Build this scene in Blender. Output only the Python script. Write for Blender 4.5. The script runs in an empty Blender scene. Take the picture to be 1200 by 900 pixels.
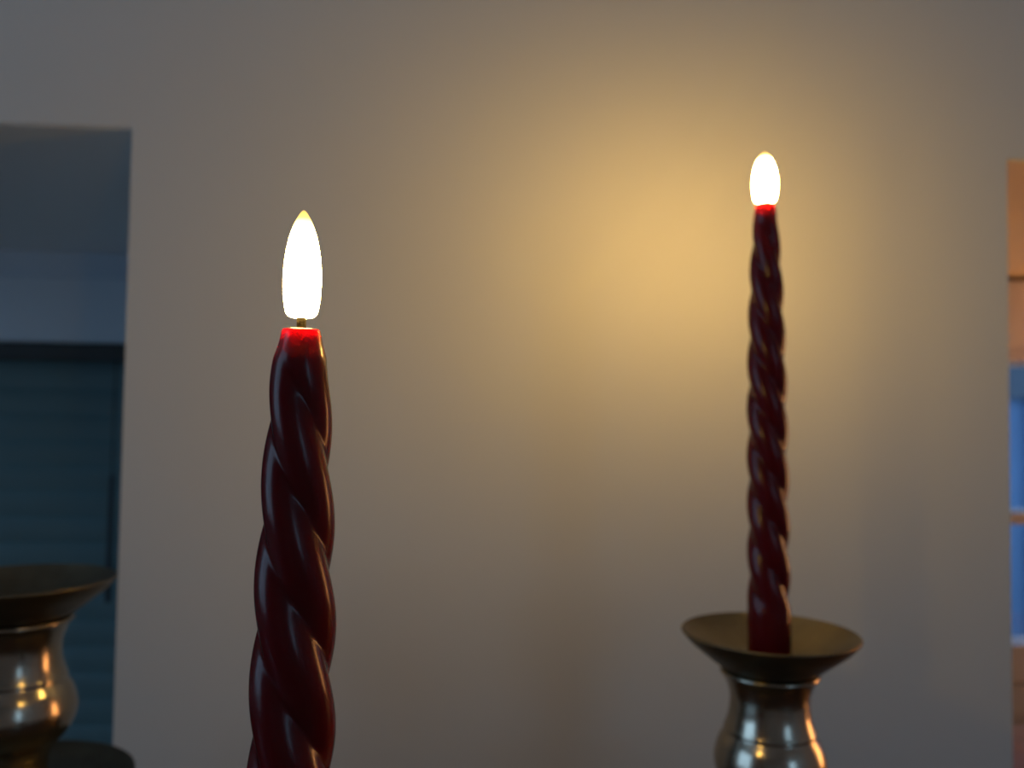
import bpy, bmesh, math, random
from math import sin, cos, pi, radians, sqrt
from mathutils import Vector, Matrix

S = bpy.context.scene
COL = S.collection
PI = math.pi

# ------------------------------------------------------------------ camera
EYE = 1.25                                    # camera height above the floor
cam_data = bpy.data.cameras.new('camera')
cam_data.sensor_width = 36.0
cam_data.lens = 30.0
cam_data.clip_start = 0.01
cam_data.dof.use_dof = True
cam_data.dof.focus_distance = 0.228
cam_data.dof.aperture_fstop = 10.5
cam = bpy.data.objects.new('camera', cam_data)
cam.matrix_world = (Matrix.Translation((0, 0, EYE)) @ Matrix.Rotation(radians(-4), 4, 'Z')
                    @ Matrix.Rotation(radians(92.28), 4, 'X') @ Matrix.Rotation(radians(0.77), 4, 'Z'))
COL.objects.link(cam)
S.camera = cam

# ------------------------------------------------------------------ world: even dusk sky
W = bpy.data.worlds.new('dusk_sky')
S.world = W
W.use_nodes = True
bg = W.node_tree.nodes['Background']
bg.inputs[0].default_value = (0.48, 0.745, 1.06, 1)
bg.inputs[1].default_value = 3.05

# ------------------------------------------------------------------ exposure and sampling hints
S.view_settings.view_transform = 'Standard'
S.view_settings.look = 'None'
S.view_settings.gamma = 1.0
S.view_settings.use_curve_mapping = False
S.view_settings.exposure = 0.0
S.cycles.use_denoising = True
S.cycles.caustics_reflective = False
S.cycles.caustics_refractive = False
S.cycles.sample_clamp_indirect = 6.0
S.cycles.max_bounces = 10
S.cycles.diffuse_bounces = 5
S.cycles.glossy_bounces = 5

FLAME_NEAR = 175.0
FLAME_FAR = 415.0
LAMP_POWER = 22.0


# ------------------------------------------------------------------ helpers
def srgb(r, g, b):
    f = lambda c: (c / 255 / 12.92) if c / 255 <= 0.04045 else ((c / 255 + 0.055) / 1.055) ** 2.4
    return (f(r), f(g), f(b), 1.0)


def mat(name, color, rough=0.6, metal=0.0, spec=0.5, coat=0.0, bump=0.0, bump_scale=60.0, vary=0.0, vary_scale=8.0):
    m = bpy.data.materials.new(name)
    m.use_nodes = True
    nt = m.node_tree
    p = nt.nodes['Principled BSDF']
    p.inputs['Base Color'].default_value = (*color[:3], 1)
    p.inputs['Roughness'].default_value = rough
    p.inputs['Metallic'].default_value = metal
    p.inputs['Specular IOR Level'].default_value = spec
    p.inputs['Coat Weight'].default_value = coat
    tc = nt.nodes.new('ShaderNodeTexCoord')
    if vary > 0:
        n = nt.nodes.new('ShaderNodeTexNoise')
        n.inputs['Scale'].default_value = vary_scale
        n.inputs['Detail'].default_value = 6
        nt.links.new(tc.outputs['Object'], n.inputs['Vector'])
        r = nt.nodes.new('ShaderNodeValToRGB')
        r.color_ramp.elements[0].position = 0.3
        r.color_ramp.elements[1].position = 0.7
        r.color_ramp.elements[0].color = (*[c * (1 - vary) for c in color[:3]], 1)
        r.color_ramp.elements[1].color = (*[min(1, c * (1 + vary)) for c in color[:3]], 1)
        nt.links.new(n.outputs['Fac'], r.inputs['Fac'])
        nt.links.new(r.outputs['Color'], p.inputs['Base Color'])
    if bump > 0:
        n2 = nt.nodes.new('ShaderNodeTexNoise')
        n2.inputs['Scale'].default_value = bump_scale
        n2.inputs['Detail'].default_value = 4
        nt.links.new(tc.outputs['Object'], n2.inputs['Vector'])
        b = nt.nodes.new('ShaderNodeBump')
        b.inputs['Strength'].default_value = bump
        b.inputs['Distance'].default_value = 0.002
        nt.links.new(n2.outputs['Fac'], b.inputs['Height'])
        nt.links.new(b.outputs['Normal'], p.inputs['Normal'])
    return m


def wood(name, c1, c2, rough=0.4, scale=(2, 30, 30)):
    m = bpy.data.materials.new(name)
    m.use_nodes = True
    nt = m.node_tree
    p = nt.nodes['Principled BSDF']
    p.inputs['Roughness'].default_value = rough
    tc = nt.nodes.new('ShaderNodeTexCoord')
    mp = nt.nodes.new('ShaderNodeMapping')
    mp.inputs['Scale'].default_value = scale
    n = nt.nodes.new('ShaderNodeTexNoise')
    n.inputs['Scale'].default_value = 1.5
    n.inputs['Detail'].default_value = 8
    r = nt.nodes.new('ShaderNodeValToRGB')
    r.color_ramp.elements[0].position = 0.32
    r.color_ramp.elements[1].position = 0.68
    r.color_ramp.elements[0].color = (*c1, 1)
    r.color_ramp.elements[1].color = (*c2, 1)
    nt.links.new(tc.outputs['Object'], mp.inputs['Vector'])
    nt.links.new(mp.outputs['Vector'], n.inputs['Vector'])
    nt.links.new(n.outputs['Fac'], r.inputs['Fac'])
    nt.links.new(r.outputs['Color'], p.inputs['Base Color'])
    return m


def box(bm, x0, x1, y0, y1, z0, z1, bev=0.0):
    vs = [bm.verts.new((x, y, z)) for x in (x0, x1) for y in (y0, y1) for z in (z0, z1)]
    fs = [(0, 1, 3, 2), (4, 6, 7, 5), (0, 4, 5, 1), (2, 3, 7, 6), (0, 2, 6, 4), (1, 5, 7, 3)]
    faces = [bm.faces.new([vs[i] for i in f]) for f in fs]
    if bev > 0:
        ed = list({e for f in faces for e in f.edges})
        bmesh.ops.bevel(bm, geom=ed, offset=bev, segments=2, affect='EDGES', profile=0.6)


def lathe(bm, prof, seg=96, cap=True):
    """prof: list of (r, z); r = 0 makes a pole."""
    rings = []
    for r, z in prof:
        if r < 1e-6:
            rings.append([bm.verts.new((0, 0, z))])
        else:
            rings.append([bm.verts.new((r * cos(2 * PI * i / seg), r * sin(2 * PI * i / seg), z)) for i in range(seg)])
    for a, b in zip(rings, rings[1:]):
        for i in range(seg):
            j = (i + 1) % seg
            if len(a) == 1 and len(b) == 1:
                break
            if len(a) == 1:
                bm.faces.new((a[0], b[i], b[j]))
            elif len(b) == 1:
                bm.faces.new((a[i], a[j], b[0]))
            else:
                bm.faces.new((a[i], a[j], b[j], b[i]))
    bmesh.ops.recalc_face_normals(bm, faces=bm.faces)


def smooth_profile(pts, n=6):
    """Catmull-Rom through (r, z) points."""
    out = []
    P = [pts[0]] + list(pts) + [pts[-1]]
    for k in range(1, len(P) - 2):
        p0, p1, p2, p3 = P[k - 1], P[k], P[k + 1], P[k + 2]
        for s in range(n):
            t = s / n
            v = []
            for c in (0, 1):
                v.append(0.5 * (2 * p1[c] + (p2[c] - p0[c]) * t + (2 * p0[c] - 5 * p1[c] + 4 * p2[c] - p3[c]) * t * t
                                + (3 * p1[c] - p0[c] - 3 * p2[c] + p3[c]) * t ** 3))
            out.append((max(v[0], 0.0), v[1]))
    out.append(pts[-1])
    return out


def obj(name, bm, m, parent=None, loc=(0, 0, 0), smooth=False, angle=40):
    me = bpy.data.meshes.new(name)
    bm.to_mesh(me)
    bm.free()
    me.materials.append(m)
    if smooth:
        me.polygons.foreach_set('use_smooth', [True] * len(me.polygons))
        me.set_sharp_from_angle(angle=radians(angle))
    o = bpy.data.objects.new(name, me)
    COL.objects.link(o)
    o.location = loc
    if parent:
        o.parent = parent
    return o


def bx(name, m, x0, x1, y0, y1, z0, z1, parent=None, bev=0.0):
    bm = bmesh.new()
    box(bm, x0, x1, y0, y1, z0, z1, bev)
    return obj(name, bm, m, parent)


def thing(name, label, cat, loc=(0, 0, 0), group=None):
    o = bpy.data.objects.new(name, None)
    o.empty_display_size = 0.02
    COL.objects.link(o)
    o.location = loc
    o['label'] = label
    o['category'] = cat
    if group:
        o['group'] = group
    return o


def struct(o):
    o['kind'] = 'structure'
    return o


def empty_struct(name, loc=(0, 0, 0)):
    o = bpy.data.objects.new(name, None)
    COL.objects.link(o)
    o.location = loc
    o['kind'] = 'structure'
    return o


# ------------------------------------------------------------------ materials
M_wall = mat('matte_wall_paint', (0.60, 0.585, 0.56), 0.85, spec=0.25, bump=0.06, bump_scale=220, vary=0.012, vary_scale=5)
M_room = mat('room_wall_paint', (0.70, 0.68, 0.66), 0.9, spec=0.2)
M_ceil = mat('ceiling_paint', (0.78, 0.77, 0.76), 0.9, spec=0.2)
M_floor = wood('oak_floor', (0.30, 0.22, 0.15), (0.42, 0.31, 0.21), 0.45, (1, 14, 14))
M_white = mat('white_window_paint', (0.55, 0.55, 0.55), 0.45)
M_pelmet = mat('grey_blue_pelmet_paint', (0.56, 0.68, 0.80), 0.6)
M_slat = mat('teal_slat', (0.09, 0.175, 0.20), 0.55)
M_cord = mat('dark_cord', (0.03, 0.04, 0.045), 0.6)
M_wood = wood('dark_console_wood', (0.035, 0.018, 0.010), (0.085, 0.045, 0.024), 0.35)
M_chest = wood('brown_cabinet_wood', (0.10, 0.055, 0.03), (0.18, 0.10, 0.055), 0.4)
M_panel = mat('blue_grey_panel_paint', (0.16, 0.18, 0.22), 0.6)
M_blue = mat('blue_house_render', (0.055, 0.115, 0.225), 0.8, vary=0.12, vary_scale=2)
M_panel_dark = mat('dark_fascia_paint', (0.02, 0.035, 0.06), 0.7)
M_pipe = mat('pale_blue_downpipe', (0.10, 0.20, 0.38), 0.5)
M_grass = mat('lawn', (0.03, 0.06, 0.03), 0.9)
M_stem = mat('dark_wick_plastic', (0.004, 0.0035, 0.003), 0.9, spec=0.02, bump=0.4, bump_scale=900)

# glass
M_glass = bpy.data.materials.new('window_glass')
M_glass.use_nodes = True
nt = M_glass.node_tree
nt.nodes.clear()
out = nt.nodes.new('ShaderNodeOutputMaterial')
tr = nt.nodes.new('ShaderNodeBsdfTransparent')
tr.inputs[0].default_value = (0.92, 0.95, 0.97, 1)
gl = nt.nodes.new('ShaderNodeBsdfGlossy')
gl.inputs['Roughness'].default_value = 0.02
mx = nt.nodes.new('ShaderNodeMixShader')
mx.inputs[0].default_value = 0.04
nt.links.new(tr.outputs[0], mx.inputs[1])
nt.links.new(gl.outputs[0], mx.inputs[2])
nt.links.new(mx.outputs[0], out.inputs[0])


def brass(name, c, rough, patina):
    m = bpy.data.materials.new(name)
    m.use_nodes = True
    nt = m.node_tree
    p = nt.nodes['Principled BSDF']
    p.inputs['Metallic'].default_value = 1.0
    tc = nt.nodes.new('ShaderNodeTexCoord')
    n = nt.nodes.new('ShaderNodeTexNoise')
    n.inputs['Scale'].default_value = 38
    n.inputs['Detail'].default_value = 6
    r = nt.nodes.new('ShaderNodeValToRGB')
    r.color_ramp.elements[0].position = 0.35
    r.color_ramp.elements[1].position = 0.72
    r.color_ramp.elements[0].color = (*[a * (1 - patina) for a in c], 1)
    r.color_ramp.elements[1].color = (*c, 1)
    mr = nt.nodes.new('ShaderNodeMapRange')
    mr.inputs['To Min'].default_value = rough * 1.25
    mr.inputs['To Max'].default_value = rough * 0.8
    nt.links.new(tc.outputs['Object'], n.inputs['Vector'])
    nt.links.new(n.outputs['Fac'], r.inputs['Fac'])
    nt.links.new(n.outputs['Fac'], mr.inputs['Value'])
    nt.links.new(r.outputs['Color'], p.inputs['Base Color'])
    nt.links.new(mr.outputs['Result'], p.inputs['Roughness'])
    return m


M_brass = brass('aged_brass', (0.42, 0.37, 0.29), 0.20, 0.35)
M_dish = brass('dull_brass', (0.20, 0.172, 0.118), 0.40, 0.35)


def wax_mat():
    m = bpy.data.materials.new('maroon_wax')
    m.use_nodes = True
    nt = m.node_tree
    p = nt.nodes['Principled BSDF']
    p.inputs['Base Color'].default_value = (0.085, 0.003, 0.005, 1)
    p.inputs['Subsurface Weight'].default_value = 1.0
    p.inputs['Subsurface Radius'].default_value = (1.0, 0.12, 0.30)
    p.inputs['Subsurface Scale'].default_value = 0.020
    p.inputs['Roughness'].default_value = 0.23
    p.inputs['Specular IOR Level'].default_value = 0.28
    p.inputs['IOR'].default_value = 1.44
    tc = nt.nodes.new('ShaderNodeTexCoord')
    n = nt.nodes.new('ShaderNodeTexNoise')
    n.inputs['Scale'].default_value = 160
    n.inputs['Detail'].default_value = 3
    b = nt.nodes.new('ShaderNodeBump')
    b.inputs['Strength'].default_value = 0.10
    b.inputs['Distance'].default_value = 0.0006
    nt.links.new(tc.outputs['Object'], n.inputs['Vector'])
    nt.links.new(n.outputs['Fac'], b.inputs['Height'])
    nt.links.new(b.outputs['Normal'], p.inputs['Normal'])
    return m


def flame_mat(power):
    """A lit plastic bulb: white-hot body, dim yellow tip where little of the light reaches."""
    m = bpy.data.materials.new('glowing_flame_bulb')
    m.use_nodes = True
    nt = m.node_tree
    nt.nodes.clear()
    out = nt.nodes.new('ShaderNodeOutputMaterial')
    em = nt.nodes.new('ShaderNodeEmission')
    tc = nt.nodes.new('ShaderNodeTexCoord')
    sp = nt.nodes.new('ShaderNodeSeparateXYZ')
    cr = nt.nodes.new('ShaderNodeValToRGB')
    e = cr.color_ramp.elements
    e[0].position = 0.0
    e[0].color = (1, 1, 1, 1)
    e[1].position = 0.10
    e[1].color = (1, 1, 1, 1)
    for pos, v in ((0.3, 1.0), (0.72, 0.75), (0.86, 0.06), (0.925, 2.4 / power), (1.0, 1.2 / power)):
        k = e.new(pos)
        k.color = (v, v, v, 1)
    mul = nt.nodes.new('ShaderNodeMath')
    mul.operation = 'MULTIPLY'
    mul.inputs[1].default_value = power
    em.inputs[0].default_value = (1.0, 0.60, 0.14, 1)
    nt.links.new(tc.outputs['Generated'], sp.inputs[0])
    nt.links.new(sp.outputs['Z'], cr.inputs[0])
    nt.links.new(cr.outputs[0], mul.inputs[0])
    nt.links.new(mul.outputs[0], em.inputs[1])
    nt.links.new(em.outputs[0], out.inputs[0])
    return m


M_wax = wax_mat()
M_flame_near = flame_mat(FLAME_NEAR)
M_flame_far = flame_mat(FLAME_FAR)

# ------------------------------------------------------------------ the setting
XL, XR, YR, H = -2.1, 2.5, -2.7, 2.5          # room extents
YW, YB, ZH = 0.625, 1.125, EYE + 0.2058       # front of the pier, back of the recesses, their soffit
PX0, PX1 = -0.2331, 0.4256                    # pier edges
LX0, RX1 = -1.35, 1.55                        # outer edges of the recesses

struct(bx('floor', M_floor, XL, XR, YR, 1.32, -0.08, 0.0))
struct(bx('ceiling', M_ceil, XL - 0.2, XR + 0.2, YR - 0.2, YW, H, H + 0.1))

bm = bmesh.new()
box(bm, PX0, PX1, YW, YB + 0.15, 0, ZH)                       # pier
box(bm, XL, XR, YW, YB + 0.15, ZH, H + 0.1)                   # wall above both recesses
box(bm, XL, LX0, YW, YB + 0.15, 0, ZH)
box(bm, RX1, XR, YW, YB + 0.15, 0, ZH)
struct(obj('wall_back', bm, M_wall))


def wall_with_hole(name, axis, c0, c1, a0, a1, holes, m):
    """A wall slab along an axis, from a0 to a1, with rectangular holes (h0, h1, z0, z1)."""
    bm = bmesh.new()

    def slab(u0, u1, z0, z1):
        if u1 - u0 < 1e-4 or z1 - z0 < 1e-4:
            return
        if axis == 'x':
            box(bm, u0, u1, c0, c1, z0, z1)
        else:
            box(bm, c0, c1, u0, u1, z0, z1)
    cur = a0
    for h0, h1, z0, z1 in sorted(holes):
        slab(cur, h0, 0, H)
        slab(h0, h1, 0, z0)
        slab(h0, h1, z1, H)
        cur = h1
    slab(cur, a1, 0, H)
    return struct(obj(name, bm, m))


W_left = (-0.95, 0.36, 1.05, 2.38)
W_rear = (1.40, 2.30, 1.15, 2.38)
wall_with_hole('wall_left', 'y', XL - 0.2, XL, YR - 0.2, YW, [W_left], M_room)
wall_with_hole('wall_right', 'y', XR, XR + 0.2, YR - 0.2, YW, [], M_room)
wall_with_hole('wall_rear', 'x', YR - 0.2, YR, XL, XR, [W_rear], M_room)


def room_window(name, axis, c, a0, a1, z0, z1):
    """Frame, mullion, pane in a wall slab centred on c; light comes through it from the sky."""
    w = empty_struct(name, (0, 0, 0))

    def part(pn, m, u0, u1, d0, d1, q0, q1):
        if axis == 'x':
            return bx(pn, m, u0, u1, c + d0, c + d1, q0, q1, w, 0.004 if m is M_white else 0)
        return bx(pn, m, c + d0, c + d1, u0, u1, q0, q1, w, 0.004 if m is M_white else 0)
    t = 0.055
    part('jamb', M_white, a0, a0 + t, -0.04, 0.04, z0, z1)
    part('jamb', M_white, a1 - t, a1, -0.04, 0.04, z0, z1)
    part('head_rail', M_white, a0 + t, a1 - t, -0.04, 0.04, z1 - t, z1)
    part('sill_rail', M_white, a0 + t, a1 - t, -0.04, 0.04, z0, z0 + t)
    mid = (a0 + a1) / 2
    part('mullion', M_white, mid - 0.03, mid + 0.03, -0.035, 0.035, z0 + t, z1 - t)
    part('pane', M_glass, a0 + t, mid - 0.03, -0.003, 0.003, z0 + t, z1 - t)
    part('pane', M_glass, mid + 0.03, a1 - t, -0.003, 0.003, z0 + t, z1 - t)
    return w


room_window('window_1', 'y', XL - 0.1, *W_left)
room_window('window_2', 'x', YR - 0.1, *W_rear)


def portal(name, loc, rot, sx, sy):
    l = bpy.data.lights.new(name, 'AREA')
    l.shape = 'RECTANGLE'
    l.size, l.size_y = sx, sy
    l.cycles.is_portal = True
    o = bpy.data.objects.new(name, l)
    COL.objects.link(o)
    o.location = loc
    o.rotation_euler = rot
    return o


portal('sky_portal', (XL - 0.2, -0.295, 1.715), (0, -PI / 2, 0), 1.33, 1.31)
portal('sky_portal', (1.85, YR - 0.2, 1.765), (PI / 2, 0, 0), 0.9, 1.23)

for nm, a in (('baseboard_left', (XL, XL + 0.015, YR, YW)), ('baseboard_right', (XR - 0.015, XR, YR, YW)),
              ('baseboard_rear', (XL + 0.015, XR - 0.015, YR, YR + 0.015)), ('baseboard_back', (PX0, PX1, YW - 0.015, YW))):
    struct(bx(nm, M_white, *a, 0.0, 0.09, None, 0.003))

M_soffit_lightened = mat('lightened_soffit', (0.80, 0.83, 0.87), 0.7, spec=0.3)  # paler than the wall: extra light put into the soffit colour
struct(bx('trim_1', M_soffit_lightened, LX0, PX0, YW + 0.002, YB, ZH - 0.001, ZH + 0.0))  # thin panel added under the left soffit to brighten it
M_soffit_lamp_tint = mat('lamp_tinted_soffit', (0.84, 0.74, 0.55), 0.7, spec=0.3)  # warm lamp glow put into the colour of the right soffit
struct(bx('trim_2', M_soffit_lamp_tint, PX1, RX1, YW + 0.002, YB, ZH - 0.001, ZH + 0.0))  # thin added panel carrying the painted lamp warmth

# --- left recess: glazed back behind a closed blind, painted pelmet above
BT = EYE + 0.0885                               # underside of both pelmets
w4 = empty_struct('window_3')
bm = bmesh.new()
box(bm, LX0, PX0, YB + 0.05, YB + 0.13, BT, ZH)
box(bm, LX0, LX0 + 0.06, YB + 0.05, YB + 0.13, 0, BT)
box(bm, PX0 - 0.06, PX0, YB + 0.05, YB + 0.13, 0, BT)
obj('window_frame', bm, M_white, w4)
bx('pane', M_glass, LX0 + 0.06, PX0 - 0.06, YB + 0.09, YB + 0.096, 0, BT, w4)
pel = bx('pelmet', M_pelmet, LX0, PX0, YB - 0.012, YB + 0.05, BT, ZH - 0.033, w4, 0.003)
bx('cornice', M_pelmet, LX0, PX0, YB + 0.0, YB + 0.05, ZH - 0.033, ZH, w4)

blind = thing('venetian_blind', 'closed dark teal slatted blind filling the recess left of the pier', 'blind', (-0.81, YB + 0.02, 0.0))
bw = 0.50
bx('headrail', M_cord, -bw, bw, -0.014, 0.016, BT - 0.022, BT, blind, 0.002)
slat_me = None
pitch = 0.033
ns = int((BT - 0.06) / pitch)
for k in range(ns):
    z = BT - 0.040 - k * pitch
    if slat_me is None:
        bm = bmesh.new()
        n = 6
        a = radians(80)
        top, bot = [], []
        for i in range(n + 1):
            u = -0.019 + 0.038 * i / n
            h = 0.003 * (1 - (u / 0.019) ** 2)
            y = u * cos(a) - h * sin(a)
            zz = u * sin(a) + h * cos(a)
            for lst, off in ((top, 0.0), (bot, 0.0008)):
                lst.append([bm.verts.new((x, y + off, zz)) for x in (-bw, bw)])
        for i in range(n):
            bm.faces.new((top[i][0], top[i][1], top[i + 1][1], top[i + 1][0]))
            bm.faces.new((bot[i][1], bot[i][0], bot[i + 1][0], bot[i + 1][1]))
        for lo, hi in ((top[0], bot[0]), (bot[n], top[n])):
            bm.faces.new((lo[1], lo[0], hi[0], hi[1]))
        o = obj('slat', bm, M_slat, blind, (0, 0, z), smooth=True)
        slat_me = o.data
    else:
        o = bpy.data.objects.new('slat', slat_me)
        COL.objects.link(o)
        o.parent = blind
        o.location = (0, 0, z)
bx('bottom_rail', M_slat, -bw, bw, -0.012, 0.014, 0.012, 0.030, blind, 0.002)
bm = bmesh.new()
lathe(bm, [(0, -0.16), (0.0035, -0.158), (0.004, -0.14), (0.003, 0.0), (0, 0.002)], 16)
obj('tilt_wand', bm, M_cord, blind, (0.382, -0.028, EYE - 0.080), smooth=True)
bm = bmesh.new()
lathe(bm, [(0, 0), (0.0012, 0), (0.0012, 0.165), (0, 0.165)], 8)
obj('wand_cord', bm, M_cord, blind, (0.382, -0.028, EYE - 0.080), smooth=True)

# --- right recess: window with a mid rail, panel below, warm lamp on a cabinet
WB = EYE - 0.306
w5 = empty_struct('window_4')
bm = bmesh.new()
box(bm, PX1, PX1 + 0.10, YB + 0.03, YB + 0.13, WB, BT)
box(bm, RX1 - 0.06, RX1, YB + 0.03, YB + 0.13, WB, BT)
box(bm, PX1, RX1, YB + 0.05, YB + 0.13, BT, ZH)
obj('window_frame', bm, M_white, w5)
bx('transom', M_panel, PX1 + 0.10, RX1 - 0.06, YB + 0.03, YB + 0.10, EYE - 0.1405, EYE - 0.124, w5, 0.002)
bx('sill_rail', M_panel, PX1 + 0.10, RX1 - 0.06, YB + 0.02, YB + 0.076, WB - 0.05, WB, w5, 0.002)
bx('pane', M_glass, PX1 + 0.10, RX1 - 0.06, YB + 0.07, YB + 0.076, EYE - 0.124, BT, w5)
bx('pane', M_glass, PX1 + 0.10, RX1 - 0.06, YB + 0.07, YB + 0.076, WB, EYE - 0.1405, w5)
M_pel2 = mat('pale_pelmet_paint', (0.50, 0.48, 0.48), 0.6)
bx('pelmet', M_pel2, PX1, RX1, YB - 0.012, YB + 0.05, BT + 0.006, ZH - 0.008, w5, 0.003)
bx('pelmet_lip', M_pel2, PX1, RX1, YB - 0.022, YB + 0.05, BT, BT + 0.008, w5, 0.002)
bx('apron_panel', M_panel, PX1, RX1, YB + 0.0, YB + 0.13, 0, WB - 0.05, w5)

cab = thing('low_cabinet', 'brown wooden cabinet in the recess right of the pier, under the window', 'cabinet', (1.0, 0.89, 0.0))
CT = EYE - 0.385
bx('carcass', M_chest, -0.45, 0.45, -0.17, 0.17, 0.06, CT - 0.03, cab, 0.003)
bx('cabinet_top', M_chest, -0.47, 0.47, -0.185, 0.18, CT - 0.03, CT, cab, 0.004)
bx('plinth', M_wood, -0.44, 0.44, -0.15, 0.16, 0.0, 0.06, cab)
for s in (-1, 1):
    d = bx('cabinet_door', M_chest, min(s * 0.005, s * 0.44), max(s * 0.005, s * 0.44), -0.19, -0.17, 0.08, CT - 0.05, cab, 0.004)
    bm = bmesh.new()
    bmesh.ops.create_uvsphere(bm, u_segments=16, v_segments=10, radius=0.014)
    obj('knob', bm, M_brass, d, (s * 0.05, -0.205, CT - 0.25), smooth=True)

lamp = thing('column_lamp', 'tall amber glowing column lamp on the brown cabinet', 'lamp', (1.32, 0.775, CT))
bm = bmesh.new()
lathe(bm, smooth_profile([(0, 0), (0.058, 0.0), (0.060, 0.008), (0.052, 0.022), (0.046, 0.030)], 4) + [(0, 0.030)], 48)
obj('lamp_base', bm, M_brass, lamp, smooth=True)
bm = bmesh.new()
lathe(bm, [(0, 0.030), (0.040, 0.030), (0.046, 0.036), (0.046, 0.450), (0.040, 0.456), (0, 0.456)], 48)
M_bulb = bpy.data.materials.new('amber_lamp_shade')
M_bulb.use_nodes = True
pb = M_bulb.node_tree.nodes['Principled BSDF']
pb.inputs['Base Color'].default_value = (0.7, 0.5, 0.3, 1)
pb.inputs['Emission Color'].default_value = (1.0, 0.42, 0.13, 1)
pb.inputs['Emission Strength'].default_value = LAMP_POWER
obj('lamp_shade', bm, M_bulb, lamp, smooth=True)
bm = bmesh.new()
lathe(bm, [(0, 0.456), (0.044, 0.456), (0.046, 0.464), (0.012, 0.472), (0.010, 0.486), (0, 0.490)], 48)
obj('lamp_cap', bm, M_brass, lamp, smooth=True)

# --- outside the right window
struct(bx('ground', M_grass, -4, 8, 1.4, 9, -0.3, -0.1))
house = thing('neighbour_house', 'blue rendered house wall seen through the window at the right edge', 'house', (3.5, 4.6, -0.1))
bx('facade', M_blue, -3.0, 3.5, 0.0, 0.3, 0.0, 3.4, house)
bx('fascia_band', M_panel_dark, -3.0, 3.5, -0.04, 0.0, 1.50, 1.95, house)
bx('downpipe', M_pipe, -0.27, -0.20, -0.07, 0.0, 0.0, 1.50, house, 0.01)
bx('roof_eave', M_panel, -3.2, 3.7, -0.9, 0.4, 3.4, 3.6, house)

# ------------------------------------------------------------------ console table under the candlesticks
TT = EYE - 0.30
tab = thing('console_table', 'dark wooden console table in front of the pier carrying the candles', 'table', (-0.05, 0.33, 0.0))
bx('tabletop', M_wood, -0.70, 0.70, -0.25, 0.27, TT - 0.03, TT, tab, 0.005)
bx('apron', M_wood, -0.64, 0.64, -0.20, 0.22, TT - 0.12, TT - 0.03, tab)
for sx in (-1, 1):
    for y in (-0.205, 0.175):
        x = sx * 0.63
        bx('leg', M_wood, x - 0.025, x + 0.025, y, y + 0.05, 0, TT - 0.03, tab, 0.004)


# ------------------------------------------------------------------ candlesticks (lathe turned brass)
def candlestick(label, x, y, s, hz):
    """Rim at height hz; the foot reaches down to the table top. Local z = 0 is the foot."""
    t = thing('brass_candlestick', label, 'candlestick', (x, y, TT), 'turned brass candlesticks')
    ht = hz - TT                                      # total height
    z0 = ht                                            # rim level in local space
    P = lambda pts: [(r * s, z0 + z * s) for r, z in pts]
    # drip dish: inside from the centre to the rim, then the outside down to the collar
    bm = bmesh.new()
    inner = [(0, -0.0170), (0.0128, -0.0170), (0.0135, -0.0158), (0.0150, -0.0150), (0.024, -0.0138), (0.034, -0.0092), (0.0425, -0.0040), (0.0478, 0.0)]
    lip = [(0.0484, 0.0004), (0.0488, 0.0000), (0.0486, -0.0010)]
    outer = [(0.044, -0.0062), (0.037, -0.0118), (0.031, -0.0165), (0.0265, -0.0196), (0.0225, -0.0205), (0.0, -0.0205)]
    lathe(bm, P(inner[:3] + smooth_profile(inner[3:] + lip + outer[:-1], 4) + outer[-1:]), 128)
    obj('drip_dish', bm, M_dish, t, smooth=True, angle=50)
    # neck and bulb
    bm = bmesh.new()
    pr = [(0.0255, -0.0205), (0.0272, -0.0212), (0.0274, -0.0226), (0.0260, -0.0240), (0.0237, -0.0285), (0.0219, -0.0345), (0.0220, -0.041),
          (0.0229, -0.0465), (0.0245, -0.0515)]
    ring = [(0.0249, -0.0522), (0.0252, -0.0532), (0.0249, -0.0542)]
    bulb = [(0.0252, -0.0550), (0.0283, -0.0605), (0.0303, -0.0675), (0.0305, -0.0725), (0.0290, -0.0785), (0.0255, -0.0845), (0.0208, -0.0895),
            (0.0176, -0.0950), (0.0166, -0.1020), (0.0170, -0.1090), (0.0200, -0.1150)]
    lathe(bm, [(0, z0 - 0.0205 * s)] + P(smooth_profile(pr, 5) + smooth_profile(ring, 3) + smooth_profile(bulb, 6)) + [(0, z0 - 0.1150 * s)], 128)
    obj('stem', bm, M_brass, t, smooth=True, angle=50)
    # wide lower tray
    bm = bmesh.new()
    tray = [(0.0000, -0.1150), (0.0205, -0.1150), (0.0300, -0.1170), (0.0441, -0.1175), (0.0549, -0.1140), (0.0603, -0.1100), (0.0610, -0.1100), (0.0610, -0.1110), (0.0559, -0.1165), (0.0451, -0.1205), (0.0220, -0.1210), (0.0000, -0.1210)]
    lathe(bm, P(tray), 128)
    obj('tray', bm, M_dish, t, smooth=True, angle=50)
    # foot
    bm = bmesh.new()
    zt = z0 - 0.1210 * s
    foot = [(0.020 * s, zt), (0.017 * s, zt * 0.86), (0.015 * s, zt * 0.62), (0.022 * s, zt * 0.34), (0.040 * s, zt * 0.17), (0.050 * s, zt * 0.10)]
    lathe(bm, [(0, zt)] + smooth_profile(foot, 6) + [(0.052 * s, zt * 0.08), (0.052 * s, 0.0), (0, 0)], 128)
    obj('foot', bm, M_brass, t, smooth=True, angle=50)
    return t


candlestick('brass candlestick holding the thin far red candle at the right', 0.1727, 0.4539, 0.955, EYE - 0.1136)
candlestick('empty brass candlestick with a wide drip dish at the left edge', -0.243, 0.5074, 1.03, EYE - 0.0954)

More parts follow.
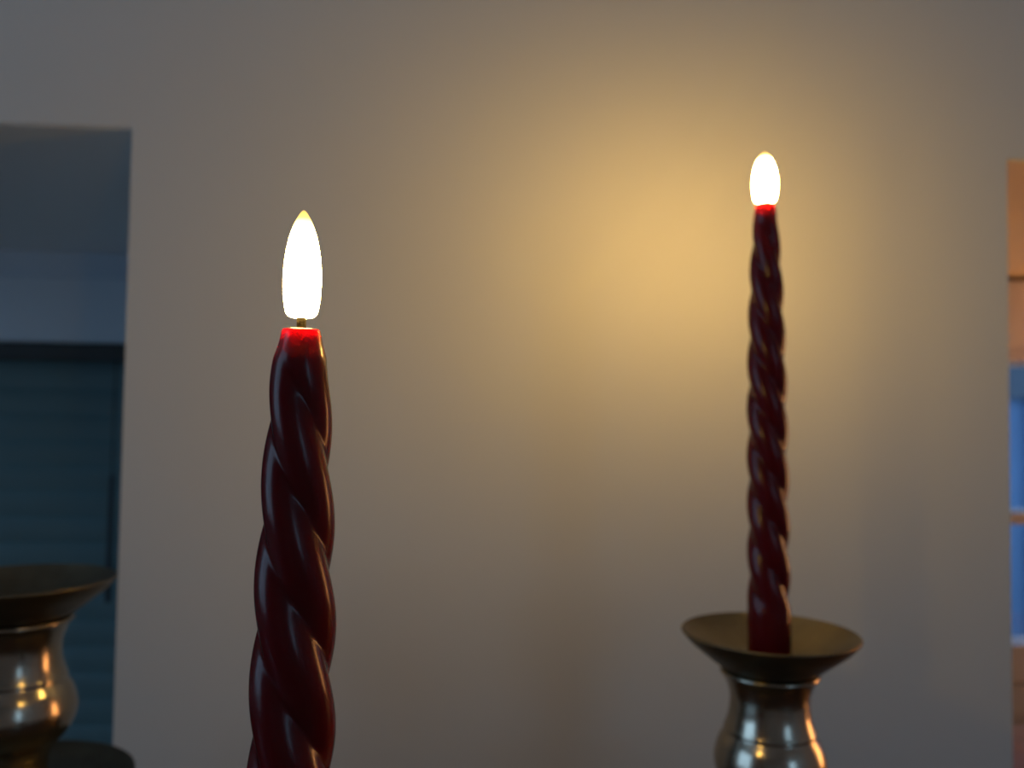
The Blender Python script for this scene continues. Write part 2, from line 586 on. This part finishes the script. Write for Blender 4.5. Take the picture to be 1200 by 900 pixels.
# low holder that carries the near candle (below the frame)
NX, NY = -0.0404, 0.2300
NB = EYE + 0.0224 - 0.236                       # foot of the near candle
hold = thing('brass_candle_holder', 'low brass dish holder under the near red candle', 'candle holder', (NX, NY, TT))
hh = NB - TT
bm = bmesh.new()
lathe(bm, [(0, hh), (0.0122, hh), (0.0130, hh + 0.012), (0.0140, hh + 0.012), (0.0150, hh - 0.004), (0.040, hh - 0.001), (0.046, hh + 0.006),
           (0.047, hh + 0.005), (0.042, hh - 0.006), (0.018, hh - 0.010), (0.014, hh - 0.018), (0.013, hh * 0.45), (0.020, hh * 0.25), (0.040, 0.010), (0.042, 0.0), (0, 0)], 96)
obj('holder_body', bm, M_brass, hold, smooth=True, angle=45)


# ------------------------------------------------------------------ twisted taper candles with bulb flames
def interp(tab, t):
    n = len(tab)
    sl = [(tab[i + 1][1] - tab[i][1]) / (tab[i + 1][0] - tab[i][0]) for i in range(n - 1)]
    tg = [sl[0]] + [2 * sl[i - 1] * sl[i] / (sl[i - 1] + sl[i]) for i in range(1, n - 1)] + [sl[-1]]
    for i in range(n - 1):
        (a, ra), (b, rb) = tab[i], tab[i + 1]
        if t <= b or i == n - 2:
            h = b - a
            k = min(1.0, (t - a) / h)
            return ((2 * k ** 3 - 3 * k * k + 1) * ra + (k ** 3 - 2 * k * k + k) * h * tg[i]
                    + (3 * k * k - 2 * k ** 3) * rb + (k ** 3 - k * k) * h * tg[i + 1])


def sm(a, b, x):
    t = max(0.0, min(1.0, (x - a) / (b - a)))
    return t * t * (3 - 2 * t)


def candle(label, loc, length, radii, pitch_m, phase, depth, tilt, flame_r, flame_h, gap, plain, m_flame):
    """radii: (distance below the top, outer radius). pitch_m: full turn of one strand; three strands."""
    t = thing('twisted_candle', label, 'candle', loc, 'twisted red candles with bulb flames')
    t.rotation_euler = tilt
    bm = bmesh.new()
    NR, NS = 330, 120
    rings = []
    for k in range(NR + 1):
        d = length * k / NR                                  # distance below the top
        R = interp(radii, d)
        amp = depth * sm(0.001, 0.022, d) * (1 - sm(length - plain - 0.012, length - plain, d))
        ring = []
        for i in range(NS):
            th = 2 * PI * i / NS
            ph = 1.5 * (th - phase - 2 * PI * d / pitch_m)
            f = sqrt(cos(ph) ** 2 + 0.012)
            f = min(1.0, f)
            r = R * (1 - amp * (1 - f))
            ring.append(bm.verts.new((r * cos(th), r * sin(th), length - d)))
        rings.append(ring)
    for a, b in zip(rings, rings[1:]):
        for i in range(NS):
            j = (i + 1) % NS
            bm.faces.new((a[i], b[i], b[j], a[j]))
    # softly rounded top edge and a flat top, flat underside
    rt = radii[0][1]
    prev = rings[0]
    for r, dz in ((rt * 0.93, 0.0004), (rt * 0.5, 0.0002)):
        ring = [bm.verts.new((r * cos(2 * PI * i / NS), r * sin(2 * PI * i / NS), length + dz)) for i in range(NS)]
        for i in range(NS):
            j = (i + 1) % NS
            bm.faces.new((ring[i], prev[i], prev[j], ring[j]))
        prev = ring
    bm.faces.new(prev)
    bm.faces.new(list(reversed(rings[-1])))
    bmesh.ops.recalc_face_normals(bm, faces=bm.faces)
    obj('wax_body', bm, M_wax, t, smooth=True, angle=60)
    # wick stem
    bm = bmesh.new()
    ws = flame_r * 0.24
    lathe(bm, [(0, 0.0), (ws, 0.0), (ws * 1.02, gap * 0.5), (ws, gap + 0.001), (0, gap + 0.001)], 24)
    obj('wick', bm, M_stem, t, (0, 0, length + 0.0001), smooth=True)
    # flame bulb: blunt base, widest a third of the way up, pointed tip
    bm = bmesh.new()
    fp = [(0.0, 0.0), (0.45, 0.004), (0.72, 0.022), (0.86, 0.07), (0.95, 0.17), (1.0, 0.32), (0.985, 0.45), (0.90, 0.60), (0.74, 0.74), (0.52, 0.86), (0.30, 0.94), (0.15, 0.982), (0.06, 0.997), (0, 1.0)]
    lathe(bm, [(r * flame_r, z * flame_h) for r, z in smooth_profile(fp, 4)], 48)
    obj('flame', bm, m_flame, t, (0, 0, length + gap), smooth=True)
    return t


near_r = [(0, 0.00505), (0.0035, 0.0058), (0.008, 0.0072), (0.014, 0.0079), (0.025, 0.0087), (0.040, 0.0094), (0.060, 0.0103), (0.085, 0.0110), (0.12, 0.0114), (0.24, 0.0116)]
far_r = [(0, 0.0048), (0.0035, 0.0057), (0.012, 0.0068), (0.020, 0.0076), (0.040, 0.0089), (0.070, 0.0100), (0.11, 0.0108), (0.16, 0.0112), (0.24, 0.0114)]
candle('near dark red twisted candle with a tall flame and broad spiral, left of centre',
       (NX, NY, NB), 0.236, near_r, 0.0817, 0.485, 0.22, (0, 0, 0), 0.0050, 0.0290, 0.0034, 0.02, M_flame_near)
FB = EYE - 0.1136 - 0.0170 * 0.955
candle('far thin dark red candle with tight twist standing in the right brass dish',
       (0.1727, 0.4539, FB), 0.2492, far_r, 0.0775, radians(0), 0.22, (0, radians(-0.65), 0), 0.0066, 0.0278, 0.0010, 0.026, M_flame_far)
